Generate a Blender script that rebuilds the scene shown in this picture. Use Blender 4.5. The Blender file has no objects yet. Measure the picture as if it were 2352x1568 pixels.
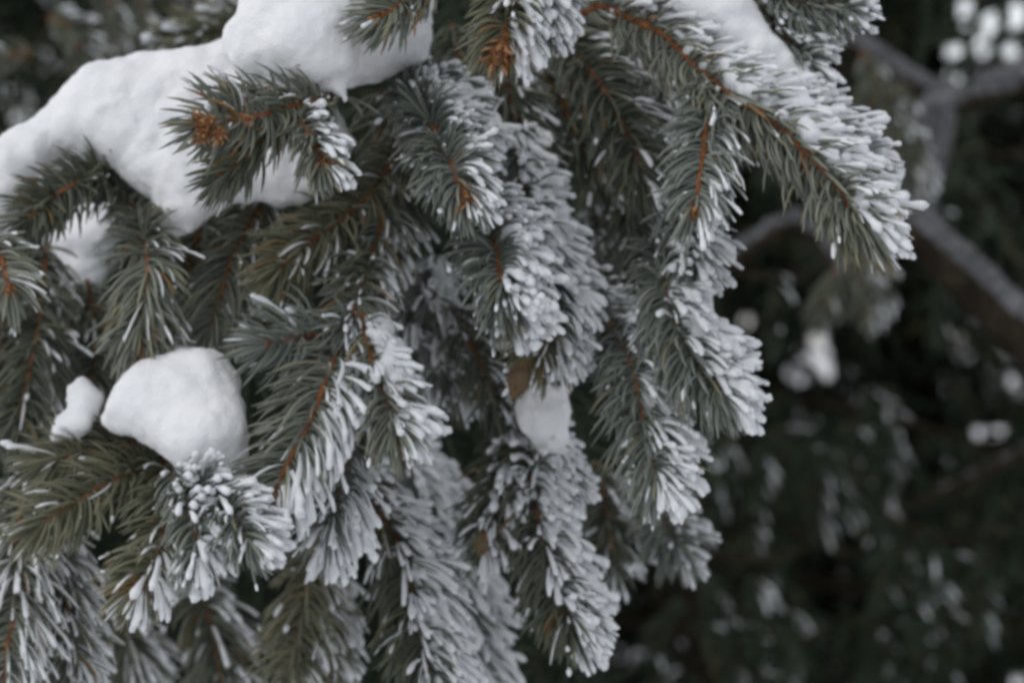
import bpy, bmesh, math, random
import numpy as np
from mathutils import Vector, noise

random.seed(7)
rng = np.random.default_rng(7)
SC = bpy.context.scene
COL = SC.collection

# ------------------------------------------------------------------ camera
CAMZ = 1.60
LENS, SENSOR = 50.0, 22.2
K = SENSOR / LENS / 2352.0          # metres per picture unit, per metre of distance
cam_data = bpy.data.cameras.new("camera")
cam_data.lens = LENS
cam_data.sensor_width = SENSOR
cam_data.sensor_fit = 'HORIZONTAL'
cam_data.clip_start = 0.05
cam_data.clip_end = 2000.0
cam_data.dof.use_dof = True
cam_data.dof.focus_distance = 0.90
cam_data.dof.aperture_fstop = 5.2
cam = bpy.data.objects.new("camera", cam_data)
COL.objects.link(cam)
cam.location = (0, 0, CAMZ)
cam.rotation_euler = (math.radians(90), 0, 0)
SC.camera = cam

# ------------------------------------------------------------------ sky, sun, exposure
SUN_EL, SUN_AZ = 58.0, 232.0        # degrees; azimuth clockwise from +Y (behind the camera, left)
world = bpy.data.worlds.new("World")
SC.world = world
world.use_nodes = True
wn, wl = world.node_tree.nodes, world.node_tree.links
wn.clear()
sky = wn.new("ShaderNodeTexSky")
sky.sky_type = 'NISHITA'
sky.sun_disc = False
sky.sun_elevation = math.radians(SUN_EL)
sky.sun_rotation = math.radians(SUN_AZ)
sky.air_density = 1.0
sky.dust_density = 0.9
sky.ozone_density = 1.0
hs = wn.new("ShaderNodeHueSaturation")
hs.inputs["Saturation"].default_value = 0.21
bg = wn.new("ShaderNodeBackground")
bg.inputs["Strength"].default_value = 0.15
wo = wn.new("ShaderNodeOutputWorld")
wl.new(sky.outputs[0], hs.inputs["Color"])
wl.new(hs.outputs[0], bg.inputs[0])
wl.new(bg.outputs[0], wo.inputs[0])

sd = bpy.data.lights.new("sun", 'SUN')
sd.energy = 0.5
sd.angle = math.radians(50)
sd.color = (1.0, 0.97, 0.93)
sun = bpy.data.objects.new("sun", sd)
COL.objects.link(sun)
a, e = math.radians(SUN_AZ), math.radians(SUN_EL)
tosun = Vector((math.sin(a) * math.cos(e), math.cos(a) * math.cos(e), math.sin(e)))
sun.rotation_euler = tosun.to_track_quat('Z', 'Y').to_euler()
sun.location = (0, -3, 6)

SC.view_settings.view_transform = 'Standard'
SC.view_settings.look = 'None'
SC.view_settings.exposure = 0.19
SC.view_settings.gamma = 1.0
SC.view_settings.use_curve_mapping = False
SC.cycles.filter_width = 3.4
SC.cycles.max_bounces = 6
SC.cycles.diffuse_bounces = 4


# ------------------------------------------------------------------ helpers
def P(px, py, d=1.0):
    """a point seen at (px, py) of the 2352 x 1568 picture, d metres from the camera"""
    return np.array([(px - 1176.0) * K * d, d, CAMZ - (py - 784.0) * K * d])


def unit(v):
    v = np.asarray(v, float)
    return v / np.maximum(np.linalg.norm(v, axis=-1, keepdims=True), 1e-12)


def tag(o, label=None, cat=None, group=None, kind=None):
    if label: o['label'] = label
    if cat: o['category'] = cat
    if group: o['group'] = group
    if kind: o['kind'] = kind
    return o


def link(name, data, parent=None):
    o = bpy.data.objects.new(name, data)
    COL.objects.link(o)
    if parent is not None:
        o.parent = parent
        o.matrix_parent_inverse = world_matrix(parent).inverted()
    return o


def world_matrix(o):
    from mathutils import Matrix
    m = Matrix.Translation(o.location)
    if o.parent:
        m = world_matrix(o.parent) @ o.matrix_parent_inverse @ m
    return m


def empty(name, loc, label, cat, group=None):
    o = link(name, None)
    o.location = loc
    o.empty_display_size = 0.02
    return tag(o, label, cat, group)


def mesh_from(verts, quads, mat, tris=None, rnd=None, smooth=True, name="mesh"):
    """mesh of numpy verts with quads (n,4) and tris (m,3)"""
    me = bpy.data.meshes.new(name)
    verts = np.asarray(verts, np.float32)
    nq = 0 if quads is None else len(quads)
    nt = 0 if tris is None else len(tris)
    me.vertices.add(len(verts))
    me.vertices.foreach_set("co", verts.ravel())
    li, tot = [], []
    if nq:
        li.append(np.asarray(quads, np.int32).ravel()); tot.append(np.full(nq, 4, np.int32))
    if nt:
        li.append(np.asarray(tris, np.int32).ravel()); tot.append(np.full(nt, 3, np.int32))
    li = np.concatenate(li); tot = np.concatenate(tot)
    start = np.concatenate([[0], np.cumsum(tot)[:-1]]).astype(np.int32)
    me.loops.add(len(li)); me.loops.foreach_set("vertex_index", li)
    me.polygons.add(len(tot)); me.polygons.foreach_set("loop_start", start)
    if smooth:
        me.polygons.foreach_set("use_smooth", np.ones(len(tot), bool))
    me.update(calc_edges=True)
    if rnd is not None:
        at = me.attributes.new("rnd", 'FLOAT', 'POINT')
        at.data.foreach_set("value", np.asarray(rnd, np.float32))
    if mat: me.materials.append(mat)
    return me


def tubes(lines, radii, sides, seed=0):
    """batch of tubes: lines (M,K,3), radii (M,K) -> verts, quads"""
    r = np.random.default_rng(seed)
    M, Kp, _ = lines.shape
    T = np.empty_like(lines)
    T[:, 1:-1] = lines[:, 2:] - lines[:, :-2]
    T[:, 0] = lines[:, 1] - lines[:, 0]
    T[:, -1] = lines[:, -1] - lines[:, -2]
    T = unit(T)
    ref = r.normal(size=(M, 1, 3)); ref = np.repeat(ref, Kp, 1)
    e1 = unit(ref - (ref * T).sum(-1, keepdims=True) * T)
    e2 = np.cross(T, e1)
    ang = np.arange(sides) * 2 * np.pi / sides
    c, s = np.cos(ang), np.sin(ang)
    V = lines[:, :, None, :] + radii[:, :, None, None] * (e1[:, :, None, :] * c[None, None, :, None] + e2[:, :, None, :] * s[None, None, :, None])
    V = V.reshape(-1, 3)
    base = (np.arange(M) * Kp * sides)[:, None, None]
    k = (np.arange(Kp - 1) * sides)[None, :, None]
    j = np.arange(sides)[None, None, :]
    j2 = (j + 1) % sides
    q = np.stack([base + k + j, base + k + j2, base + k + sides + j2, base + k + sides + j], -1).reshape(-1, 4)
    return V, q


def catmull(pts, n):
    pts = np.asarray(pts, float)
    p = np.vstack([2 * pts[0] - pts[1], pts, 2 * pts[-1] - pts[-2]])
    seg = len(pts) - 1
    out = []
    for u in np.linspace(0, seg, n):
        i = min(int(u), seg - 1); t = u - i
        a, b, c, d = p[i], p[i + 1], p[i + 2], p[i + 3]
        out.append(0.5 * (2 * b + (c - a) * t + (2 * a - 5 * b + 4 * c - d) * t * t + (3 * b - a - 3 * c + d) * t ** 3))
    return np.array(out)


# ------------------------------------------------------------------ materials
def mat_base(name, rough=0.6, spec=0.3):
    m = bpy.data.materials.new(name)
    m.use_nodes = True
    nt = m.node_tree
    b = nt.nodes["Principled BSDF"]
    b.inputs["Roughness"].default_value = rough
    b.inputs["Specular IOR Level"].default_value = spec
    return m, nt, b


def ramp(nt, fac, stops):
    r = nt.nodes.new("ShaderNodeValToRGB")
    el = r.color_ramp.elements
    while len(el) < len(stops): el.new(0.5)
    for i, (p, c) in enumerate(stops):
        el[i].position = p; el[i].color = (*c, 1)
    nt.links.new(fac, r.inputs[0])
    return r.outputs[0]


def noise_fac(nt, scale, detail=4, coords="Object"):
    tc = nt.nodes.new("ShaderNodeTexCoord")
    n = nt.nodes.new("ShaderNodeTexNoise")
    n.inputs["Scale"].default_value = scale
    n.inputs["Detail"].default_value = detail
    nt.links.new(tc.outputs[coords], n.inputs["Vector"])
    return n.outputs["Fac"]


def add_bump(nt, b, fac, strength, dist):
    bp = nt.nodes.new("ShaderNodeBump")
    bp.inputs["Strength"].default_value = strength
    bp.inputs["Distance"].default_value = dist
    nt.links.new(fac, bp.inputs["Height"])
    nt.links.new(bp.outputs[0], b.inputs["Normal"])


def needle_mat(name, stops, rough=0.5, spec=0.35):
    m, nt, b = mat_base(name, rough, spec)
    at = nt.nodes.new("ShaderNodeAttribute"); at.attribute_name = "rnd"
    nt.links.new(ramp(nt, at.outputs["Fac"], stops), b.inputs["Base Color"])
    return m


M_NEEDLE = needle_mat("needle_green", [(0.0, (0.092, 0.1035, 0.0805)), (0.4, (0.1725, 0.1863, 0.1518)), (0.75, (0.23, 0.2392, 0.184)), (0.93, (0.2645, 0.253, 0.1495)), (1.0, (0.253, 0.138, 0.0575))])
M_BLUE = needle_mat("needle_blue_green", [(0.0, (0.0978, 0.115, 0.1012)), (0.5, (0.1898, 0.2093, 0.184)), (0.9, (0.253, 0.2702, 0.23)), (1.0, (0.1955, 0.184, 0.115))])
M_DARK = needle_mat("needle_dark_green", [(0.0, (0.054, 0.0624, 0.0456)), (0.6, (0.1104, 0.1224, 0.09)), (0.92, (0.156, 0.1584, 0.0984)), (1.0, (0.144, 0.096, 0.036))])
M_OLIVE = needle_mat("needle_olive", [(0.0, (0.0862, 0.0897, 0.0575)), (0.5, (0.1725, 0.1748, 0.1173)), (0.85, (0.23, 0.2208, 0.1403)), (1.0, (0.23, 0.1495, 0.069))])
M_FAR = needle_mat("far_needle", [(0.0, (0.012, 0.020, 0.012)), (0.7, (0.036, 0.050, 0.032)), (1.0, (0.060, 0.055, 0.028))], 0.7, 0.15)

M_STEM, nt, b = mat_base("twig_bark", 0.7, 0.2)
nt.links.new(ramp(nt, noise_fac(nt, 260, 5), [(0.25, (0.11, 0.045, 0.020)), (0.5, (0.205, 0.080, 0.031)), (0.75, (0.31, 0.135, 0.053))]), b.inputs["Base Color"])
add_bump(nt, b, noise_fac(nt, 700, 3), 0.6, 0.0005)

M_BUD, nt, b = mat_base("bud_scale", 0.55, 0.3)
at = nt.nodes.new("ShaderNodeAttribute"); at.attribute_name = "rnd"
nt.links.new(ramp(nt, at.outputs["Fac"], [(0.0, (0.10, 0.042, 0.018)), (0.5, (0.26, 0.115, 0.042)), (1.0, (0.40, 0.22, 0.10))]), b.inputs["Base Color"])

M_SNOW, nt, b = mat_base("snow", 0.9, 0.12)
nt.links.new(ramp(nt, noise_fac(nt, 60, 6), [(0.3, (0.80, 0.805, 0.82)), (0.7, (0.88, 0.88, 0.885))]), b.inputs["Base Color"])
n1 = noise_fac(nt, 900, 6)
add_bump(nt, b, n1, 0.6, 0.0014)
b.inputs["Subsurface Weight"].default_value = 0.2
b.inputs["Subsurface Radius"].default_value = (1.0, 1.0, 1.05)
b.inputs["Subsurface Scale"].default_value = 0.003

M_FROST, nt, b = mat_base("rime_frost", 0.85, 0.15)
nt.links.new(ramp(nt, noise_fac(nt, 300, 4), [(0.3, (0.66, 0.68, 0.70)), (0.7, (0.80, 0.81, 0.82))]), b.inputs["Base Color"])
add_bump(nt, b, noise_fac(nt, 1100, 4), 0.5, 0.0006)

M_BARK, nt, b = mat_base("limb_bark", 0.9, 0.1)
nt.links.new(ramp(nt, noise_fac(nt, 45, 6), [(0.3, (0.010, 0.008, 0.006)), (0.6, (0.030, 0.023, 0.015)), (0.8, (0.055, 0.045, 0.030))]), b.inputs["Base Color"])
add_bump(nt, b, noise_fac(nt, 90, 6), 0.8, 0.006)

M_DIM_SNOW, nt, b = mat_base("shade_grey_snow", 0.9, 0.1)  # limb snow, its colour darkened to stand for the shade under the canopy
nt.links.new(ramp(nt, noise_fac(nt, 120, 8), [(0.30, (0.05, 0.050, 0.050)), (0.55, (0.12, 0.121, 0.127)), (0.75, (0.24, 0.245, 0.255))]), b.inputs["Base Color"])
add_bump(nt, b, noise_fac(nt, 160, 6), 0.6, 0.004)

M_LEAF, nt, b = mat_base("dry_leaf", 0.7, 0.2)
nt.links.new(ramp(nt, noise_fac(nt, 150, 4), [(0.3, (0.045, 0.031, 0.017)), (0.5, (0.10, 0.062, 0.034)), (0.7, (0.095, 0.083, 0.045))]), b.inputs["Base Color"])

M_GROUND, nt, b = mat_base("ground_snow", 0.9, 0.1)
nt.links.new(ramp(nt, noise_fac(nt, 3, 8), [(0.3, (0.76, 0.77, 0.79)), (0.7, (0.86, 0.86, 0.87))]), b.inputs["Base Color"])
add_bump(nt, b, noise_fac(nt, 9, 8), 0.6, 0.05)

# ------------------------------------------------------------------ ground
def make_ground():
    n = 80
    g = np.linspace(-1, 1, n)
    g = np.sign(g) * np.abs(g) ** 2.6 * 600
    X, Y = np.meshgrid(g, g)
    Z = np.zeros_like(X)
    for i in range(n):
        for j in range(n):
            Z[i, j] = 0.05 * noise.noise(Vector((X[i, j] * 0.7, Y[i, j] * 0.7, 0))) + 0.02 * noise.noise(Vector((X[i, j] * 2.2, Y[i, j] * 2.2, 5)))
    V = np.stack([X, Y, Z], -1).reshape(-1, 3)
    i = np.arange(n - 1)[:, None] * n + np.arange(n - 1)[None]
    q = np.stack([i, i + 1, i + n + 1, i + n], -1).reshape(-1, 4)
    tag(link("ground", mesh_from(V, q, M_GROUND, name="ground")), kind='structure')


make_ground()

# ------------------------------------------------------------------ background trees
# openings between the boughs through which sky and snowfield show: (px, py, rx, ry)
GAPS = [(2220, 28, 17, 34), (2276, 44, 15, 36), (2334, 34, 17, 36), (2081, 152, 13, 24), (2149, 124, 12, 26), (2182, 116, 12, 14), (2202, 124, 14, 16), (2252, 96, 12, 13),
        (2237, 150, 14, 15), (2260, 128, 13, 14), (2302, 120, 15, 15), (2331, 113, 10, 11), (2143, 187, 15, 16), (2175, 169, 7, 8), (2201, 182, 8, 9), (2040, 126, 6, 8),
        (1874, 764, 9, 24), (1886, 806, 12, 26), (1897, 848, 13, 20), (1916, 727, 10, 14), (2025, 700, 7, 14), (2032, 806, 12, 24), (2085, 790, 7, 14),
        (1846, 822, 4, 10), (1846, 868, 5, 8),
        (2322, 870, 11, 13), (2338, 903, 6, 8), (2248, 984, 10, 12), (2294, 986, 11, 12), (2271, 1022, 15, 17), (2150, 1072, 14, 14), (2132, 1040, 7, 8), (2184, 1062, 7, 8),
        (1712, 735, 10, 10), (2120, 895, 8, 14), (2160, 895, 8, 13), (480, 8, 20, 14), (2340, 1564, 30, 10)]


def gap_free(pts, grow=0.0):
    px = pts[:, 0] / (K * pts[:, 1]) + 1176
    py = (CAMZ - pts[:, 2]) / (K * pts[:, 1]) + 784
    ok = np.ones(len(pts), bool)
    for gx, gy, rx, ry in GAPS:
        ok &= ((px - gx) / (rx + 2 + grow)) ** 2 + ((py - gy) / (ry + 2 + grow)) ** 2 > 1
    return ok


def far_needles(bases, dirs, length, width, r):
    """thin folded blades (2 quads each, with a ridge) for far foliage"""
    n = len(bases)
    d = unit(dirs)
    side = unit(np.cross(d, r.normal(size=(n, 3))))
    up = np.cross(side, d)
    L = (length * (0.7 + 0.6 * r.random(n)))[:, None]
    Wd = (width * (0.7 + 0.6 * r.random(n)))[:, None]
    tip = bases + d * L - np.array([0, 0, 1]) * L * 0.15
    mid = bases + d * L * 0.5 + up * Wd * 0.4
    V = np.stack([bases, mid + side * Wd * 0.5, tip, mid - side * Wd * 0.5], 1).reshape(-1, 3)
    q = (np.arange(n) * 4)[:, None] + np.arange(4)[None]
    return V, q


def far_tree(x, y, H, R, label, seed, frost_amt=0.25, hmin=0.25, hmax=None, nb=70, limbs=()):
    r = np.random.default_rng(seed)
    root = empty("spruce_tree", (x, y, 0), label, "tree", "spruce trees in the dark background")
    tl = catmull([(x, y, -0.1), (x + r.normal() * .02, y, H * .3), (x, y + r.normal() * .03, H * .65), (x, y, H)], 14)[None]
    tr = np.linspace(0.085 * H / 6, 0.008, 14)[None] * (1 + 0.08 * r.normal(size=(1, 14)))
    V, q = tubes(tl, tr, 12, seed)
    link("trunk", mesh_from(V, q, M_BARK, name="trunk"), root)
    hmax = hmax or H * 0.97
    B, D, FB, FD, limb_lines = [], [], [], [], []
    for i in range(nb):
        h = hmin + (hmax - hmin) * (i + r.random()) / nb
        az = i * 2.399 + r.normal() * .3
        L = R * (1 - h / H) ** 0.75 * (0.8 + 0.35 * r.random())
        if h > 2.7: L *= 1.0 + 0.75 * min(1.0, (h - 2.7) / 0.5)      # upper boughs lengthened, mostly out of view, to shade the background
        out = np.array([math.cos(az), math.sin(az), 0])
        ts = np.linspace(0, 1, 9)[:, None]
        droop = 0.28 + 0.25 * r.random()
        line = np.array([x, y, h]) + out * L * ts + np.array([0, 0, 1]) * (0.12 * L * ts - droop * L * ts ** 2 + 0.12 * L * ts ** 3)
        limb_lines.append(line)
        nt_ = int(16 + 26 * L)
        side = np.array([-out[1], out[0], 0])
        for k in range(nt_):
            t = 0.12 + 0.9 * r.random()
            c = line[min(int(t * 8), 8)] + side * (r.random() - .5) * 0.55 * L * (1.1 - t) + r.normal(size=3) * 0.02
            tl_ = 0.10 + 0.14 * r.random()                        # hanging twig
            td = unit(out * 0.5 + side * r.normal() * .4 + np.array([0, 0, -0.9 - .5 * r.random()]))
            m = 34
            u = r.random(m)[:, None]
            b_ = c + td * tl_ * u
            rad = unit(r.normal(size=(m, 3)))
            d_ = unit(td * 0.9 + rad)
            B.append(b_); D.append(d_)
            if r.random() < frost_amt * 0.6:
                mm = 8
                u = r.random(mm)[:, None]
                FB.append(c + td * tl_ * u + np.array([0.006, 0, 0.008]))
                FD.append(unit(td * 0.9 + np.array([0.7, 0, 0.5]) + 0.5 * r.normal(size=(mm, 3))))
    B = np.concatenate(B); D = np.concatenate(D)
    ok = gap_free(B, 2) & gap_free(B + unit(D) * 0.022, 2) & gap_free(B + unit(D) * 0.044, 2); B, D = B[ok], D[ok]
    V, q = far_needles(B, D, 0.042, 0.0075, r)
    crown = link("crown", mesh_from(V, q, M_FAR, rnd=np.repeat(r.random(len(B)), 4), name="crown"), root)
    tag(crown, kind='stuff')
    if FB:
        FB = np.concatenate(FB); FD = np.concatenate(FD)
        ok = gap_free(FB, 2) & gap_free(FB + unit(FD) * 0.018, 2) & gap_free(FB + unit(FD) * 0.036, 2); FB, FD = FB[ok], FD[ok]
        V, q = far_needles(FB, FD, 0.034, 0.006, r)
        tag(link("frost", mesh_from(V, q, M_FROST, name="frost"), crown), kind='stuff')
    ll = np.array(limb_lines)
    keep = np.array([gap_free(l_, 4).all() for l_ in ll])
    ll = ll[keep]
    rr = np.linspace(0.014, 0.003, 9)[None].repeat(len(ll), 0)
    V, q = tubes(ll, rr, 6, seed)
    tag(link("boughs", mesh_from(V, q, M_BARK, name="boughs"), root), kind='stuff')
    return root


TREES = [
    (0.28, 3.3, 6.0, 1.25, "dark spruce tree right of centre, behind the long snowy diagonal limb", 0.025),
    (-0.80, 3.1, 6.5, 1.25, "dark olive spruce tree behind the white snow bank at upper left", 0.05),
    (1.45, 4.0, 7.0, 1.2, "dark spruce tree at the right edge with bright sky gaps between its boughs", 0.025),
    (0.1, 4.6, 7.0, 1.2, "dark spruce tree hidden behind the middle hanging frosted twigs", 0.025),
    (0.95, 5.6, 8.0, 1.3, "far dark spruce tree filling the lower right gap below the brown limb", 0.04),
    (-1.3, 4.6, 7.5, 1.3, "far dark spruce tree showing at the left edge above the snow bank", 0.05),
    (1.12, 3.5, 6.5, 1.0, "near dark spruce tree hanging behind the forked grey limb at the right edge", 0.03),
    (0.72, 4.3, 7.0, 1.1, "dark spruce tree low behind the dim grey twig, right of the paddle shaped twig", 0.02),
    (2.3, 5.8, 8.0, 1.4, "farthest dark spruce tree peeking at the upper right corner", 0.04),
    (-0.4, 6.2, 8.0, 1.4, "farthest dark spruce tree straight behind the round snow cap at top", 0.03),
]
for i, (x, y, H, R, lab, fr) in enumerate(TREES):
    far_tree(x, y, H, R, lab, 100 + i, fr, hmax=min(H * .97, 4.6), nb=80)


# ------------------------------------------------------------------ snow bodies
def dist_edges(pts, poly):
    a = poly; b = np.roll(poly, -1, 0)
    d = b - a
    ap = pts[:, None] - a[None]
    t = np.clip((ap * d[None]).sum(-1) / np.maximum((d * d).sum(-1), 1e-9), 0, 1)
    return np.linalg.norm(ap - t[..., None] * d[None], axis=-1).min(1)


def inside(pts, poly):
    x, y = pts[:, 0], pts[:, 1]
    c = np.zeros(len(pts), bool)
    j = len(poly) - 1
    for i in range(len(poly)):
        xi, yi = poly[i]; xj, yj = poly[j]
        hit = ((yi > y) != (yj > y)) & (x < (xj - xi) * (y - yi) / (yj - yi + 1e-12) + xi)
        c ^= hit
        j = i
    return c


ICO = None
def ico():
    global ICO
    if ICO is None:
        bm = bmesh.new(); bmesh.ops.create_icosphere(bm, subdivisions=3, radius=1.0)
        bm.verts.ensure_lookup_table()
        ICO = (np.array([v.co[:] for v in bm.verts]), np.array([[v.index for v in f.verts] for f in bm.faces]))
        bm.free()
    return ICO


def melt(centres, radii, mat, voxel, smooth=6, bump=0.0015, seed=0, stretch=(1, 1, 1)):
    """overlapping balls melted into one lumpy closed snow body"""
    iv, it = ico()
    n = len(centres)
    V = (iv[None] * np.asarray(stretch)[None, None] * np.asarray(radii)[:, None, None] + np.asarray(centres)[:, None]).reshape(-1, 3)
    T = (it[None] + (np.arange(n) * len(iv))[:, None, None]).reshape(-1, 3)
    me = mesh_from(V, None, None, tris=T)
    o = bpy.data.objects.new("tmp", me); COL.objects.link(o)
    md = o.modifiers.new("r", 'REMESH'); md.mode = 'VOXEL'; md.voxel_size = voxel
    sm = o.modifiers.new("s", 'SMOOTH'); sm.factor = 0.5; sm.iterations = smooth
    dg = bpy.context.evaluated_depsgraph_get()
    ev = o.evaluated_get(dg)
    m2 = bpy.data.meshes.new_from_object(ev)
    bpy.data.objects.remove(o); bpy.data.meshes.remove(me)
    nv = len(m2.vertices)
    co = np.empty(nv * 3, np.float32); m2.vertices.foreach_get("co", co); co = co.reshape(-1, 3)
    no = np.empty(nv * 3, np.float32); m2.vertex_normals.foreach_get("vector", no); no = no.reshape(-1, 3)
    off = Vector((seed * 7.1, 3.3, 1.7))
    h = np.array([noise.fractal(Vector(c) * 60 + off, 0.85, 2.1, 5) for c in co.tolist()], np.float32)
    h += 0.35 * np.abs(np.array([noise.fractal(Vector(c) * 130 + off, 0.9, 2.1, 3) for c in co.tolist()], np.float32))
    h2 = np.array([noise.noise(Vector(c) * 420 + off) for c in co.tolist()], np.float32)
    co = co + no * (h[:, None] * bump + h2[:, None] * bump * 0.12)
    m2.vertices.foreach_set("co", co.ravel())
    m2.polygons.foreach_set("use_smooth", np.ones(len(m2.polygons), bool))
    m2.materials.clear(); m2.materials.append(mat)
    m2.update()
    return m2


def snow_body(poly, d0, rmax, n, tilt=0.0, seed=0, voxel=0.0015, bump=0.0017, smooth=4):
    """balls packed inside an outline, each at its own distance; tilt brings the lower part nearer"""
    r = np.random.default_rng(seed)
    poly = np.array(poly, float)
    lo, hi = poly.min(0), poly.max(0)
    pts = lo + (hi - lo) * r.random((n * 6, 2))
    pts = pts[inside(pts, poly)][:n]
    de = dist_edges(pts, poly)
    rad = np.minimum(de, rmax * (0.75 + 0.25 * r.random(len(de))))
    ok = rad > 7
    pts, rad = pts[ok], rad[ok]
    mid = (lo + hi)[1] / 2
    C, R = [], []
    for (px, py), q in zip(pts, rad):
        d = d0 - tilt * (py - mid) * K + r.normal() * 0.002 + (rmax - q) * K * 0.25
        C.append(P(px, py, d)); R.append(q * K * d)
    # crumbs along the rim
    seg = np.roll(poly, -1, 0) - poly
    ln = np.linalg.norm(seg, axis=1)
    nc = int(ln.sum() / 15)
    k = r.choice(len(poly), nc, p=ln / ln.sum())
    e = poly[k] + seg[k] * r.random((nc, 1))
    cen = poly.mean(0)
    for x_, y_ in e:
        q = min(rmax * .22, 5 + 11 * r.random() ** 2)
        inw = unit(cen - np.array([x_, y_])) * q * (0.75 + 0.9 * r.random())
        d = d0 - tilt * (y_ - mid) * K + r.normal() * 0.003 + rmax * K * .3
        C.append(P(x_ + inw[0], y_ + inw[1], d)); R.append(q * K * d)
    return melt(C, R, M_SNOW, voxel, smooth, bump, seed)


def snow_thing(name, poly, d0, rmax, n, label, tilt=0.0, seed=0, group=None, **kw):
    me = snow_body(poly, d0, rmax, n, tilt, seed, **kw)
    o = link(name, me)
    return tag(o, label, "snow", group)


SG = "snow lumps lying on the spruce branches"
snow_thing("snow_bank", [(-120, 400), (-60, 350), (0, 322), (60, 278), (130, 223), (160, 188), (200, 152), (280, 133), (400, 116), (480, 104), (540, 80), (640, 150), (770, 230), (815, 330), (790, 395), (755, 430),
                         (705, 462), (650, 473), (600, 458), (540, 470), (480, 503), (440, 535), (400, 552), (368, 522), (350, 460), (305, 432), (272, 392), (232, 368), (165, 360), (110, 388), (72, 430), (50, 485), (0, 540), (-120, 600)],
           1.03, 95, 1500, "broad white snow bank sagging over the branch at upper left", 0.45, 1, SG)
snow_thing("snow_lump", [(540, -200), (545, 0), (546, 30), (518, 62), (508, 110), (526, 162), (598, 198), (680, 218), (740, 212), (775, 228), (804, 248), (796, 200), (822, 150), (838, 90), (815, 20), (780, -200)],
           0.968, 150, 800, "round white snow cap at the top edge above the sprig with the orange bud", 0.42, 2, SG)
snow_thing("snow_lump", [(690, -160), (720, 190), (800, 200), (840, 192), (870, 190), (905, 172), (945, 148), (985, 136), (992, 60), (1005, -160)],
           1.022, 120, 520, "greyer snow shoulder right of the round snow cap, behind the reddish brown shoot", 0.2, 12, SG)
snow_thing("snow_lump", [(250, 890), (330, 822), (410, 793), (480, 800), (522, 822), (552, 880), (550, 912), (560, 950), (570, 1000), (568, 1085), (500, 1104), (420, 1084), (370, 1042), (310, 1006), (256, 988), (230, 970), (246, 930)],
           0.975, 105, 500, "large rounded snow lump at lower left with a dented right side", 0.5, 3, SG)
snow_thing("snow_lump", [(146, 884), (186, 862), (215, 885), (240, 915), (232, 945), (216, 968), (192, 1000), (150, 1012), (116, 1024), (120, 985), (132, 958), (165, 936)],
           0.99, 45, 260, "small two lobed snow lump left of the large rounded lump", 0.3, 4, SG)
snow_thing("snow_lump", [(100, 545), (170, 470), (260, 450), (290, 560), (250, 650), (195, 780), (140, 680)],
           1.5, 60, 260, "shaded grey snow patch behind the comb like twig at far left", 0.2, 5, SG)
snow_thing("snow_lump", [(1222, 862), (1248, 846), (1272, 858), (1296, 892), (1304, 940), (1306, 985), (1328, 1035), (1352, 1085), (1350, 1125), (1318, 1110), (1280, 1060), (1238, 1025), (1208, 985), (1186, 940)],
           1.05, 50, 300, "lumpy bluish snow tongue on the hanging twig below the brown leaf", -0.25, 6, SG, bump=0.0032)
snow_thing("snow_ridge", [(1470, -60), (1560, -80), (1700, -80), (1730, 10), (1770, 80), (1830, 135), (1890, 185), (1910, 215), (1860, 240), (1780, 200), (1700, 150), (1640, 100), (1560, 40)],
           1.0, 60, 420, "long snow ridge along the upper side of the big right branch", 0.1, 7, SG)
snow_thing("snow_lump", [(1135, 150), (1150, 138), (1160, 150), (1158, 170), (1146, 180), (1134, 172)], 0.955, 16, 60, "tiny white snow crumb hanging under the orange tipped shoot at top centre", 0, 8, SG, voxel=0.0008, bump=0.0004)
snow_thing("snow_lump", [(726, 822), (760, 775), (796, 768), (800, 795), (770, 815), (735, 850)], 0.985, 26, 90, "small snow wedge in the fork above the orange stem at lower centre left", 0.2, 9, SG, voxel=0.001, bump=0.0006)
snow_thing("snow_lump", [(462, 252), (475, 232), (495, 232), (506, 252), (498, 268), (472, 268)], 0.93, 20, 60, "little snow ball sitting on the orange bud cluster", 0, 10, SG, voxel=0.0008, bump=0.0004)

# ------------------------------------------------------------------ spruce shoots
WIND = unit([0.80, 0.10, 0.62])         # the side the rime has grown on
TOCAM = np.array([0, -1.0, 0])


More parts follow.
